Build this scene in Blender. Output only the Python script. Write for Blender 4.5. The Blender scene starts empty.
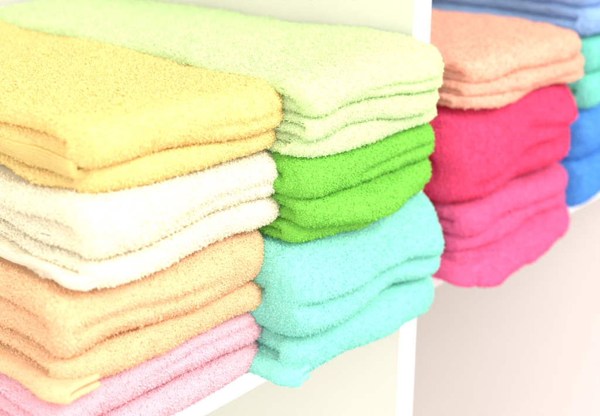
import bpy, math, random
import numpy as np
from mathutils import Matrix, Vector

H = 0.45
scene = bpy.context.scene
COL = scene.collection
world = bpy.data.worlds.new("World"); scene.world = world
world.use_nodes = True
bg = world.node_tree.nodes["Background"]
bg.inputs[0].default_value = (1.0, 0.988, 0.975, 1); bg.inputs[1].default_value = 1.2
scene.view_settings.view_transform = 'Standard'
scene.view_settings.look = 'None'
scene.view_settings.exposure = 0

def lin(c):
    return tuple(((v/255)/12.92 if v/255 <= 0.04045 else ((v/255+0.055)/1.055)**2.4) for v in c)

# ---------------------------------------------------------------- materials
def terry(name, rgb, var=0.025):
    m = bpy.data.materials.new(name); m.use_nodes = True
    nt = m.node_tree; N = nt.nodes; L = nt.links
    N.remove(N["Principled BSDF"]); out = N["Material Output"]
    geo = N.new("ShaderNodeNewGeometry"); tc = N.new("ShaderNodeTexCoord")
    no = N.new("ShaderNodeTexNoise"); no.inputs["Scale"].default_value = 45; no.inputs["Detail"].default_value = 3
    L.new(tc.outputs["Object"], no.inputs["Vector"])
    ad = N.new("ShaderNodeMath"); ad.operation = 'ADD'
    L.new(geo.outputs["Random Per Island"], ad.inputs[0]); L.new(no.outputs["Fac"], ad.inputs[1])
    mr = N.new("ShaderNodeMapRange")
    mr.inputs["From Min"].default_value = 0.2; mr.inputs["From Max"].default_value = 1.6
    mr.inputs["To Min"].default_value = 1-var; mr.inputs["To Max"].default_value = 1+var*0.5
    L.new(ad.outputs[0], mr.inputs["Value"])
    hsv = N.new("ShaderNodeHueSaturation"); hsv.inputs["Color"].default_value = (*lin(rgb), 1)
    L.new(mr.outputs[0], hsv.inputs["Value"])
    df = N.new("ShaderNodeBsdfDiffuse"); L.new(hsv.outputs[0], df.inputs["Color"])
    tr = N.new("ShaderNodeBsdfTranslucent"); L.new(hsv.outputs[0], tr.inputs["Color"])
    mx = N.new("ShaderNodeMixShader"); mx.inputs[0].default_value = 0.46
    L.new(df.outputs[0], mx.inputs[1]); L.new(tr.outputs[0], mx.inputs[2])
    L.new(mx.outputs[0], out.inputs["Surface"])
    return m

def woven(name, rgb):
    m = bpy.data.materials.new(name); m.use_nodes = True
    nt = m.node_tree; N = nt.nodes; L = nt.links; p = N["Principled BSDF"]
    tc = N.new("ShaderNodeTexCoord")
    no = N.new("ShaderNodeTexNoise"); no.inputs["Scale"].default_value = 520; no.inputs["Detail"].default_value = 5
    L.new(tc.outputs["Object"], no.inputs["Vector"])
    wv = N.new("ShaderNodeTexWave"); wv.bands_direction = 'Z'; wv.inputs["Scale"].default_value = 150
    wv.inputs["Distortion"].default_value = 1.5; wv.inputs["Detail"].default_value = 1
    L.new(tc.outputs["Object"], wv.inputs["Vector"])
    ad = N.new("ShaderNodeMath"); ad.operation = 'ADD'
    L.new(wv.outputs["Fac"], ad.inputs[0]); L.new(no.outputs["Fac"], ad.inputs[1])
    bu = N.new("ShaderNodeBump"); bu.inputs["Strength"].default_value = 0.9; bu.inputs["Distance"].default_value = 0.0015
    L.new(ad.outputs[0], bu.inputs["Height"]); L.new(bu.outputs[0], p.inputs["Normal"])
    mr = N.new("ShaderNodeMapRange"); mr.inputs["To Min"].default_value = .80; mr.inputs["To Max"].default_value = 1.0
    mr.inputs["From Min"].default_value = .4; mr.inputs["From Max"].default_value = 1.5; L.new(ad.outputs[0], mr.inputs["Value"])
    hsv = N.new("ShaderNodeHueSaturation"); hsv.inputs["Color"].default_value = (*lin(rgb), 1)
    L.new(mr.outputs[0], hsv.inputs["Value"]); L.new(hsv.outputs[0], p.inputs["Base Color"])
    p.inputs["Roughness"].default_value = 0.95; p.inputs["Specular IOR Level"].default_value = 0.1
    return m

def paint(name, rgb):
    m = bpy.data.materials.new(name); m.use_nodes = True
    nt = m.node_tree; N = nt.nodes; L = nt.links; p = N["Principled BSDF"]
    tc = N.new("ShaderNodeTexCoord")
    no = N.new("ShaderNodeTexNoise"); no.inputs["Scale"].default_value = 14; no.inputs["Detail"].default_value = 5
    L.new(tc.outputs["Object"], no.inputs["Vector"])
    cr = N.new("ShaderNodeMix"); cr.data_type = 'RGBA'
    a = lin(rgb)
    cr.inputs["A"].default_value = (a[0]*0.97, a[1]*0.97, a[2]*0.96, 1); cr.inputs["B"].default_value = (*a, 1)
    L.new(no.outputs["Fac"], cr.inputs["Factor"]); L.new(cr.outputs["Result"], p.inputs["Base Color"])
    p.inputs["Roughness"].default_value = 0.45
    bu = N.new("ShaderNodeBump"); bu.inputs["Strength"].default_value = 0.05; bu.inputs["Distance"].default_value = 0.002
    n2 = N.new("ShaderNodeTexNoise"); n2.inputs["Scale"].default_value = 220
    L.new(tc.outputs["Object"], n2.inputs["Vector"]); L.new(n2.outputs["Fac"], bu.inputs["Height"]); L.new(bu.outputs[0], p.inputs["Normal"])
    return m

# ---------------------------------------------------------------- numpy mesh tools
def mesh_from(name, V, F, mat, smooth=True):
    me = bpy.data.meshes.new(name)
    nv, nf = len(V), len(F)
    me.vertices.add(nv); me.vertices.foreach_set("co", np.asarray(V, np.float32).ravel())
    me.loops.add(nf*4); me.loops.foreach_set("vertex_index", np.asarray(F, np.int32).ravel())
    me.polygons.add(nf)
    me.polygons.foreach_set("loop_start", np.arange(0, nf*4, 4, dtype=np.int32))
    me.update(calc_edges=True)
    me.polygons.foreach_set("use_smooth", np.full(nf, smooth))
    me.validate()
    me.materials.append(mat)
    return me

def sines(rng, n=6, fmin=8, fmax=40):
    f = rng.uniform(fmin, fmax, (n, 2))*rng.choice([-1, 1], (n, 2)); ph = rng.uniform(0, 6.28, n); a = rng.uniform(.4, 1, n)
    a /= a.sum()
    return lambda x, y: sum(a[i]*np.sin(f[i, 0]*x+f[i, 1]*y+ph[i]) for i in range(n))*1.6

def sm(a): a = np.clip(a, 0, 1); return a*a*(3-2*a)

def ring_surface(P, ht, nrm, stations, shrink):
    A = P[None] + nrm[None]*(ht[None, :, None]*shrink[:, None, None])
    B = P[None] - nrm[None]*(ht[None, :, None]*shrink[:, None, None])
    return np.concatenate([A, B[:, ::-1]], axis=1)      # K, 2m, 2

def quads(K, M):
    i = np.arange(K-1)[:, None]; j = np.arange(M)[None]
    j2 = (j+1) % M
    return np.stack([i*M+j, i*M+j2, (i+1)*M+j2, (i+1)*M+j], -1).reshape(-1, 4)

def pile(rng, V, F, wgt, dens, loop, fuzz, flip=False):
    """loops of terry standing on the cloth: small bent ribbons"""
    p0, p1, p2, p3 = V[F[:, 0]], V[F[:, 1]], V[F[:, 2]], V[F[:, 3]]
    c = np.cross(p2-p0, p3-p1); l = np.linalg.norm(c, axis=1); area = l/2
    fn = c/(l[:, None]+1e-12)
    if flip: fn = -fn
    mass = area*wgt
    n = int(mass.sum()*430000*dens)
    pick = rng.choice(len(F), n, p=mass/mass.sum())
    a = rng.random((n, 1)); b = rng.random((n, 1))
    root = (p0[pick]*(1-a)+p1[pick]*a)*(1-b)+(p3[pick]*(1-a)+p2[pick]*a)*b
    nn = fn[pick]+rng.normal(0, 0.20, (n, 3)); nn /= np.linalg.norm(nn, axis=1)[:, None]
    rv = rng.normal(0, 1, (n, 3)); tau = np.cross(nn, rv); tau /= np.linalg.norm(tau, axis=1)[:, None]
    bb = np.cross(nn, tau)
    hh = rng.uniform(0.0006, 0.0014, (n, 1))+0.0020*rng.random((n, 1))**8
    hh = hh*loop*fuzz; LL = rng.uniform(0.0013, 0.0027, (n, 1))*loop; ww = rng.uniform(0.00036, 0.00064, (n, 1))*loop
    r8 = []
    for s in (0, .3, .7, 1):
        pos = root+nn*(hh*math.sin(math.pi*s)-0.0003)+tau*LL*(s-0.5)
        r8 += [pos-bb*ww, pos+bb*ww]
    LV = np.stack(r8, 1).reshape(-1, 3)
    o = (np.arange(n)*8)[:, None]+len(V)
    LF = np.concatenate([o+np.array([[0, 1, 3, 2]])+2*q for q in range(3)], 0)
    return np.concatenate([V, LV]), np.concatenate([F, LF])

SHELF_Y = 1.22*H
GROUP = 'folded towels in the stacks on the white shelf'

def towel(label, rgb, x0, x1, yf, z0, folds, rot=0.0, seed=1, top=False, depth=0.43, dens=1.1,
          loop=1.04, droop=0.0, var=0.025, fuzz=1.0, sag=0.004, wob=1.0, cr=0.030, grooves=(), gw=0.12):
    rng = np.random.default_rng(seed)
    x0 *= H; x1 *= H; yf *= H; z0 *= H
    folds = [(h*H, d*H) for h, d in folds]
    w = x1-x0; yb = depth
    # ---- folded path in the y-z plane (local: y=0 is the front line, z=0 the underside)
    P = []; T = []; FK = []; Z = 0.0; kind = []; ZF = []
    for k, (h, d) in enumerate(folds):
        t = h/2; aa = 0.42*t if t < .03 else 0.34*t; yc = d+aa+t/2
        n = 60
        ys = yc+(yb-yc)*np.linspace(1, 0, n)**1.7
        for y in ys: P.append((y, Z+t/2)); T.append(t); FK.append(k); kind.append(0); ZF.append(.0)
        for th in np.linspace(0, np.pi, 34)[1:-1]:
            c = math.cos(th)
            P.append((yc-aa*math.sin(th)**0.8, Z+t-0.5*t*math.copysign(abs(c)**0.9, c))); T.append(t); FK.append(k); kind.append(1); ZF.append(.5-.5*c)
        for y in ys[::-1]: P.append((y, Z+1.5*t)); T.append(t); FK.append(k); kind.append(2); ZF.append(1.)
        if k < len(folds)-1:
            t2 = folds[k+1][0]/2; za = Z+1.5*t; zb = Z+h+t2/2; r = (zb-za)/2
            for th in np.linspace(0, np.pi, 8)[1:-1]:
                P.append((yb+r*math.sin(th), (za+zb)/2-r*math.cos(th))); T.append((t+t2)/2); FK.append(k); kind.append(3); ZF.append(0.)
        Z += h
    P = np.array(P); T = np.array(T); FK = np.array(FK); kind = np.array(kind); ZF = np.array(ZF)
    d = np.gradient(P, axis=0); d /= np.linalg.norm(d, axis=1)[:, None]+1e-9
    nrm = np.stack([-d[:, 1], d[:, 0]], 1)
    ht = T*0.5*0.97
    ht[0] *= 0.1; ht[1] *= .6; ht[-1] *= 0.1; ht[-2] *= .6
    # ---- stations across the width
    r = min(float(np.mean(T))*0.62, .013)
    core = np.linspace(-w/2+r, w/2-r, max(10, int((w-2*r)/0.003)))
    th = np.linspace(0, np.pi/2, 9)[1:]
    endx = w/2-r+r*np.sin(th)
    X = np.concatenate([-endx[::-1], core, endx])
    shr = np.concatenate([np.cos(th)[::-1], np.ones(len(core)), np.cos(th)])
    shr = np.maximum(shr, 0.0)
    ring = ring_surface(P, ht, nrm, X, shr)
    K, M = ring.shape[:2]; m = len(P)
    fk = np.concatenate([FK, FK[::-1]]); kd = np.concatenate([kind, kind[::-1]]); zf = np.concatenate([ZF, ZF[::-1]])
    sheet = fk*2+(kd == 2)
    side = np.concatenate([np.ones(m), -np.ones(m)])
    x = np.repeat(X[:, None], M, 1); y = ring[..., 0].copy(); z = ring[..., 1].copy()
    front = np.array([folds[k][1] for k in fk])[None]
    base_y = y.copy()
    wf = sm(1-(base_y-front)/0.075)
    u = x/(w/2)
    # soft secondary creases pressed into the front folds
    for (gk, gz, slope, u0, u1, dep) in grooves:
        s = (fk == gk) & (kd == 1) & (side > 0)
        uu = u[:, s]
        y[:, s] += dep*np.exp(-((zf[s][None]-(gz+slope*uu))/gw)**2)*sm((uu-u0)/.5)*sm((u1-uu)/.5)*sm((1-np.abs(uu))/.22)
    # crease height wanders along the front
    cz = sines(rng, 4, 12, 32)
    z = z+0.0035*wob*cz(x, 0*x)*np.sin(np.pi*np.clip(z/Z, 0, 1))*(0.4+0.6*wf)
    amp = rng.uniform(-1, 1, 2*len(folds)); amp2 = rng.uniform(-1, 1, 2*len(folds))
    sL = np.array([amp[int(s)] for s in sheet])*0.004; sR = np.array([amp2[int(s)] for s in sheet])*0.004
    tn = kd == 1
    for k in range(len(folds)):
        s = tn & (fk == k)
        sL[s] = 0.004*(amp[2*k]*(1-zf[s])+amp[2*k+1]*zf[s]); sR[s] = 0.004*(amp2[2*k]*(1-zf[s])+amp2[2*k+1]*zf[s])
    n_end = sines(rng, 6, 10, 60)
    x = x+np.where(u < 0, sL[None], sR[None])*sm(np.abs(u))+u*np.abs(u)*0.004*n_end(base_y, z*2)
    lip = [sines(rng, 5, 12, 45) for _ in folds]
    lipv = np.zeros_like(y)
    for k in range(len(folds)):
        s = fk == k
        lipv[:, s] = lip[k](X[:, None]+0*y[:, s], 0.45*z[:, s])
    y = y+wf*lipv*0.0058*wob
    ax = np.clip((np.abs(x)-(w/2-cr))/cr, 0, 1)
    y = y+sm(1-(base_y-front)/0.07)*cr*0.6*(1-np.sqrt(np.maximum(0, 1-ax*ax*0.98)))
    wav = sines(rng, 6, 8, 30)
    hz = np.clip(z/Z, 0, 1)
    z = z+hz*(wav(x, base_y)*0.0032*wob)-hz*sag*np.abs(u)**4-hz*sag*0.8*wf**2
    wav2 = sines(rng, 8, 60, 160)
    z = z+0.0009*wav2(x, base_y)*(side[None] > 0)*(kd[None] != 1)
    y = y+0.0013*sines(rng, 8, 60, 170)(x, z*1.0)*(kd[None] == 1)
    yw = y+yf
    over = np.maximum(0, SHELF_Y-0.012-yw)
    z = z-droop*over*over/0.05
    c, s_ = math.cos(rot), math.sin(rot)
    xr = x*c-y*s_; yr = x*s_+y*c
    V = np.stack([xr, yr, z], -1).reshape(-1, 3)
    F = quads(K, M)
    jj = np.tile(np.arange(M), K-1); ii = np.repeat(np.arange(K-1), M)
    tst = (side[jj] > 0) & (kd[jj] == 2) & (np.abs(X[ii]) < w*0.2)
    Ft = F[tst]; cz_ = np.cross(V[Ft[:, 2]]-V[Ft[:, 0]], V[Ft[:, 3]]-V[Ft[:, 1]])[:, 2].mean()
    if cz_ < 0: F = F[:, ::-1].copy()
    by = base_y[0][jj]; fr = front[0][jj]; tt = np.concatenate([T, T[::-1]])[jj]
    wgt = np.zeros(len(F))
    wgt[(side[jj] > 0) & (kd[jj] != 3) & (by < fr+tt+0.016)] = 1
    topm = (side[jj] > 0) & (kd[jj] == 2) & (fk[jj] == len(folds)-1)
    wgt[topm & (by < (9 if top else 0.05))] = 1
    xe = X[ii]
    wgt[(xe < -w/2+r*1.05)] = 1
    wgt[(xe > w/2-r*1.05)] = 0.8
    wgt[by > 0.24] *= 0.6
    wgt[kd[jj] == 3] = 0
    V2, F2 = pile(rng, V, F, wgt, dens, loop, fuzz)
    me = mesh_from('folded_towel', V2, F2, terry('terry', rgb, var))
    ob = bpy.data.objects.new('folded_towel', me); COL.objects.link(ob)
    ob.location = ((x0+x1)/2, yf, z0)
    ob['label'] = label; ob['category'] = 'towel'; ob['group'] = GROUP
    return ob

def hem(parent, rgb, xl, y0, y1, z, tin=None, rad=0.0032, out=0.012, inn=0.03, seed=3, curl=0.0, name='hem', fuzzy=0.0):
    """hem: thin cloth folded on itself, running back along the towel's side (local coords of the towel)"""
    rng = np.random.default_rng(seed)
    tin = tin or rad*1.55
    P = []
    for xx in np.linspace(xl+inn, xl-out+rad, 14): P.append((xx, z-rad))
    for th in np.linspace(0, np.pi, 10)[1:-1]: P.append((xl-out+rad-rad*1.3*math.sin(th), z-rad*math.cos(th)))
    for xx in np.linspace(xl-out+rad, xl+inn, 14): P.append((xx, z+rad))
    P = np.array(P); d = np.gradient(P, axis=0); d /= np.linalg.norm(d, axis=1)[:, None]
    nrm = np.stack([-d[:, 1], d[:, 0]], 1); ht = np.full(len(P), tin/2*1.0)
    core = np.linspace(y0+0.003, y1, 140); Y = np.concatenate([[y0, y0+0.0006, y0+.0016], core]); sh = np.concatenate([[0.2, 0.65, .9], np.ones(140)])
    ring = ring_surface(P, ht, nrm, Y, sh); K, M = ring.shape[:2]
    f1 = sines(rng, 5, 20, 90); f2 = sines(rng, 5, 20, 80); f3 = sines(rng, 7, 200, 700)
    x = ring[..., 0]; zz = ring[..., 1]; yy = np.repeat(Y[:, None], M, 1)
    e = np.clip((xl+0.008-x)/0.015, 0, 1.5)
    q = np.clip(1-(yy-y0)/0.022, 0, 1)
    x = x+e*(0.0022*f1(yy, 0*yy)+(out+.004)*0.8*q**2); zz = zz+e*0.0018*f2(yy, 0*yy)+0.0003*f3(yy, x)-curl*e*e*np.exp(-(yy-y0)/0.05)
    V = np.stack([x, yy, zz], -1).reshape(-1, 3)
    F = quads(K, M)
    m = len(P); j = np.arange(m-1)
    cap = np.stack([j, j+1, M-2-j, M-1-j], 1)
    if fuzzy:
        Fs = F.reshape(K-1, M, 4)[60, 2:8].reshape(-1, 4)
        nz = np.cross(V[Fs[:, 2]]-V[Fs[:, 0]], V[Fs[:, 3]]-V[Fs[:, 1]])[:, 2].mean()
        jj = np.tile(np.arange(M), K-1); wg = (jj < m).astype(float)
        V, F = pile(rng, V, F, wg, 1.0, 1.05, fuzzy, flip=(nz > 0))
    me = mesh_from(name, V, np.concatenate([F, cap[:, ::-1]]), terry('terry_hem', rgb) if fuzzy else woven('woven_hem', rgb))
    ob = bpy.data.objects.new(name, me); COL.objects.link(ob); ob.parent = parent
    return ob

# ---------------------------------------------------------------- shelf unit
import bmesh
unit = bpy.data.objects.new('shelf_unit', None); COL.objects.link(unit)
unit.location = (1.75*H, SHELF_Y, -1.9*H)
unit['label'] = 'white shelf unit with an upright divider, carrying all the towel stacks'
unit['category'] = 'shelf'
def board(name, lo, hi, mat, bev=0.0015):
    bm = bmesh.new(); bmesh.ops.create_cube(bm, size=1)
    for v in bm.verts:
        for i in range(3):
            v.co[i] = (lo[i] if v.co[i] < 0 else hi[i])-unit.location[i]
    bmesh.ops.bevel(bm, geom=list(bm.edges), offset=bev, segments=3, affect='EDGES', profile=0.5)
    me = bpy.data.meshes.new(name); bm.to_mesh(me); bm.free()
    for p in me.polygons: p.use_smooth = False
    me.materials.append(mat)
    ob = bpy.data.objects.new(name, me); COL.objects.link(ob); ob.parent = unit
    return ob
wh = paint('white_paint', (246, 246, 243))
wshade = paint('shaded_white_panel', (219, 217, 206)); wbounce = paint('bounce_tinted_panel', (236, 226, 226))  # shade and pink towel bounce painted into the white panels' colours
YB = SHELF_Y+0.58
ZT, ZB = 1.55*H, -1.9*H
d0, d1 = 1.722*H, 1.780*H
e0, e1 = 3.40*H, 3.458*H
eb = 0.004
board('divider_panel', (d0, SHELF_Y+eb, ZB), (d1, YB, ZT), wshade, .0004)
board('lit_edge_strip', (d0-.0003, SHELF_Y, ZB), (d1+.0003, SHELF_Y+eb, ZT), wh, .0012)  # added strip: panel's own front edge in lit white, sides painted darker
board('divider_panel', (e0, SHELF_Y+eb, ZB), (e1, YB, ZT), wbounce, .0004)
board('lit_edge_strip', (e0-.0003, SHELF_Y, ZB), (e1+.0003, SHELF_Y+eb, ZT), wh, .0012)  # same added strip, lit white painted on the front edge
tk = 0.045*H
board('shelf_board', (0.25*H, SHELF_Y+0.0008, -tk), (d0-0.0006, YB, 0), wh)
board('shelf_board', (d1+0.0006, SHELF_Y+0.0008, -tk), (e0-0.0006, YB, 0), wh)
board('bottom_board', (0.25*H, SHELF_Y+0.0008, ZB), (d0-0.0006, YB, ZB+tk), wh)
board('bottom_board', (d1+0.0006, SHELF_Y+0.0008, ZB), (e0-0.0006, YB, ZB+tk), wh)
board('back_panel', (0.25*H, YB+0.0005, ZB), (e1, YB+0.008, ZT), wshade)

# ---------------------------------------------------------------- stack A (front left)
pinkC, peachC, creamC, yellowC = (255, 217, 224), (255, 224, 184), (255, 249, 231), (255, 236, 172)
pinkT = towel('pale pink towel at the bottom of the nearest stack, under the soft orange one', pinkC, .72, 1.245, 1.205, 0.0,
      [(.062, 0.0), (.080, .010)], rot=0.0, seed=11, droop=.2, grooves=[(1, .55, .1, -.3, 1.4, .003)])
peachT = towel('soft orange towel between the cream one and the pale pink one in the nearest stack', peachC, .745, 1.245, 1.190, .142,
      [(.060, .014), (.116, 0.0)], rot=-0.005, seed=12, grooves=[(1, .42, -.06, -1.6, .6, .004)])
creamT = towel('cream white towel directly under the yellow one in the nearest stack', creamC, .80, 1.275, 1.185, .320,
      [(.058, .006), (.098, 0.0)], rot=0.008, seed=13, fuzz=1.2, grooves=[(1, .3, .08, -.5, 1.5, .003)])
yellowT = towel('yellow towel on top of the nearest stack at the left', yellowC, .825, 1.305, 1.180, .473,
      [(.050, .020), (.085, 0.0)], rot=0.0, seed=14, top=True, depth=.50, cr=.055, grooves=[(1, .35, .1, -.2, 1.5, .003)])
# ---------------------------------------------------------------- stack B (left of divider)
turqC = (180, 243, 230)
turqT = towel('large turquoise towel at the bottom of the middle stack, overhanging the shelf edge', turqC, 1.215, 1.735, 1.100, 0.0,
      [(.088, .014), (.190, .0)], rot=0.012, seed=27, droop=.35, wob=1.0, cr=.036, sag=.005,
      grooves=[(1, .42, -.08, -1.5, 1.6, .011), (1, .74, .06, -.2, 1.6, .004)], gw=.10)
greenT = towel('bright green towel between the pale lime one and the turquoise one in the middle stack', (158, 229, 102), 1.25, 1.70, 1.112, .282,
      [(.040, .022), (.058, -.004), (.084, .004)], rot=-0.01, seed=24, droop=.3, wob=1.15, grooves=[(2, .4, .12, -.5, 1.5, .005)])
limeT = towel('pale lime green towel on top of the middle stack, beside the divider', (234, 248, 204), 1.255, 1.71, 1.110, .464,
      [(.042, .012), (.046, .003), (.076, -.004)], rot=0.0, seed=23, top=True, depth=.555, droop=.3, wob=1.0, grooves=[(2, .35, .1, -.4, 1.5, .004)])
# ---------------------------------------------------------------- stack C (right of divider)
magC = (250, 130, 182)
magT = towel('hot pink towel at the bottom of the stack right of the divider', magC, 1.86, 2.41, 1.12, 0.0,
      [(.074, -.030), (.050, .012), (.066, 0.004)], rot=0.035, seed=31, droop=.35, dens=.6, loop=1.3, wob=1.5, cr=.045)
raspT = towel('raspberry red towel between the salmon one and the hot pink one', (251, 98, 148), 1.835, 2.435, 1.12, .192,
      [(.240, 0.0)], rot=0.01, seed=36, droop=.3, dens=.6, loop=1.3, wob=1.6, cr=.06, sag=.007,
      grooves=[(0, .34, .10, -1.0, 1.7, .017), (0, .64, -.10, -.3, 1.7, .010)], gw=.09)
salmT = towel('salmon orange towel on top of the stack right of the divider', (255, 211, 188), 1.87, 2.445, 1.13, .437,
      [(.030, .008), (.036, -.002), (.058, 0.006)], rot=0.0, seed=33, top=True, droop=.3, dens=.6, loop=1.3, cr=.05)
# ---------------------------------------------------------------- stack D (right edge)
towel('strong blue towel at the bottom of the rightmost stack, under the sea green one', (112, 184, 246), 2.50, 3.03, 1.15, 0.0,
      [(.15, .0), (.16, .0)], seed=41, droop=.3, dens=.45, loop=1.5)
towel('sea green towel between the two blue ones in the rightmost stack', (160, 240, 226), 2.50, 3.03, 1.15, .312,
      [(.10, .0), (.11, .0)], seed=42, droop=.3, dens=.45, loop=1.5)
towel('dusty light blue towel on top of the rightmost stack', (184, 216, 248), 2.49, 3.03, 1.15, .525,
      [(.09, .0), (.10, .0)], seed=43, top=True, droop=.3, dens=.45, loop=1.5)
# ---------------------------------------------------------------- hems the photo shows
def L(t, X): return X*H-t.location.x
hem(creamT, (255, 243, 216), L(creamT, .80), 0.008, .40, 0.008, seed=5, out=.007, rad=.0026)
hem(peachT, peachC, L(peachT, .745), 0.006, .40, 0.005, seed=6, rad=.0036, out=.008, curl=.002, fuzzy=.5)
hem(yellowT, (250, 218, 138), L(yellowT, .825), 0.026, .44, 0.0235, seed=7, rad=.0052, out=.0015)
hem(turqT, turqC, L(turqT, 1.215), 0.004, .40, 0.008, seed=8, rad=.0040, out=.010, curl=.003, inn=.016, fuzzy=.6)
hem(magT, magC, L(magT, 1.86), -.006, .38, 0.012, seed=9, rad=.006, out=.010, curl=.004, inn=.02, fuzzy=.8)

# ---------------------------------------------------------------- camera
p = math.radians(20.55); yaw = math.radians(42.3)
fh = Vector((math.cos(yaw), math.sin(yaw), 0))
Fv = fh*math.cos(p)-Vector((0, 0, math.sin(p)))
Rv = Vector((math.sin(yaw), -math.cos(yaw), 0))
Uv = fh*math.sin(p)+Vector((0, 0, math.cos(p)))
cam_d = bpy.data.cameras.new('camera'); cam = bpy.data.objects.new('camera', cam_d); COL.objects.link(cam)
M = Matrix((Rv, Uv, -Fv)).transposed().to_4x4(); M.translation = Vector((0, 0, H)); cam.matrix_world = M
cam_d.sensor_width = 36; cam_d.lens = 939/600*36
cam_d.clip_start = 0.02; cam_d.clip_end = 50
cam_d.dof.use_dof = True; cam_d.dof.focus_distance = 1.79*H; cam_d.dof.aperture_fstop = 4.2
scene.camera = cam

# ---------------------------------------------------------------- lamps
def area(name, loc, tgt, size, power, col=(1, 1, 1)):
    l = bpy.data.lights.new(name, 'AREA'); l.shape = 'SQUARE'; l.size = size; l.energy = power; l.color = col
    o = bpy.data.objects.new(name, l); COL.objects.link(o); o.location = loc
    o.rotation_euler = (Vector(tgt)-Vector(loc)).to_track_quat('-Z', 'Y').to_euler()
area('key_lamp', (0.8, -1.3, 1.75), (0.6, 0.65, 0.1), 1.2, 64, (1, .985, .965))
area('fill_lamp', (-1.2, -0.5, 0.7), (0.9, 0.7, 0.1), 1.4, 21, (1, .985, .97))
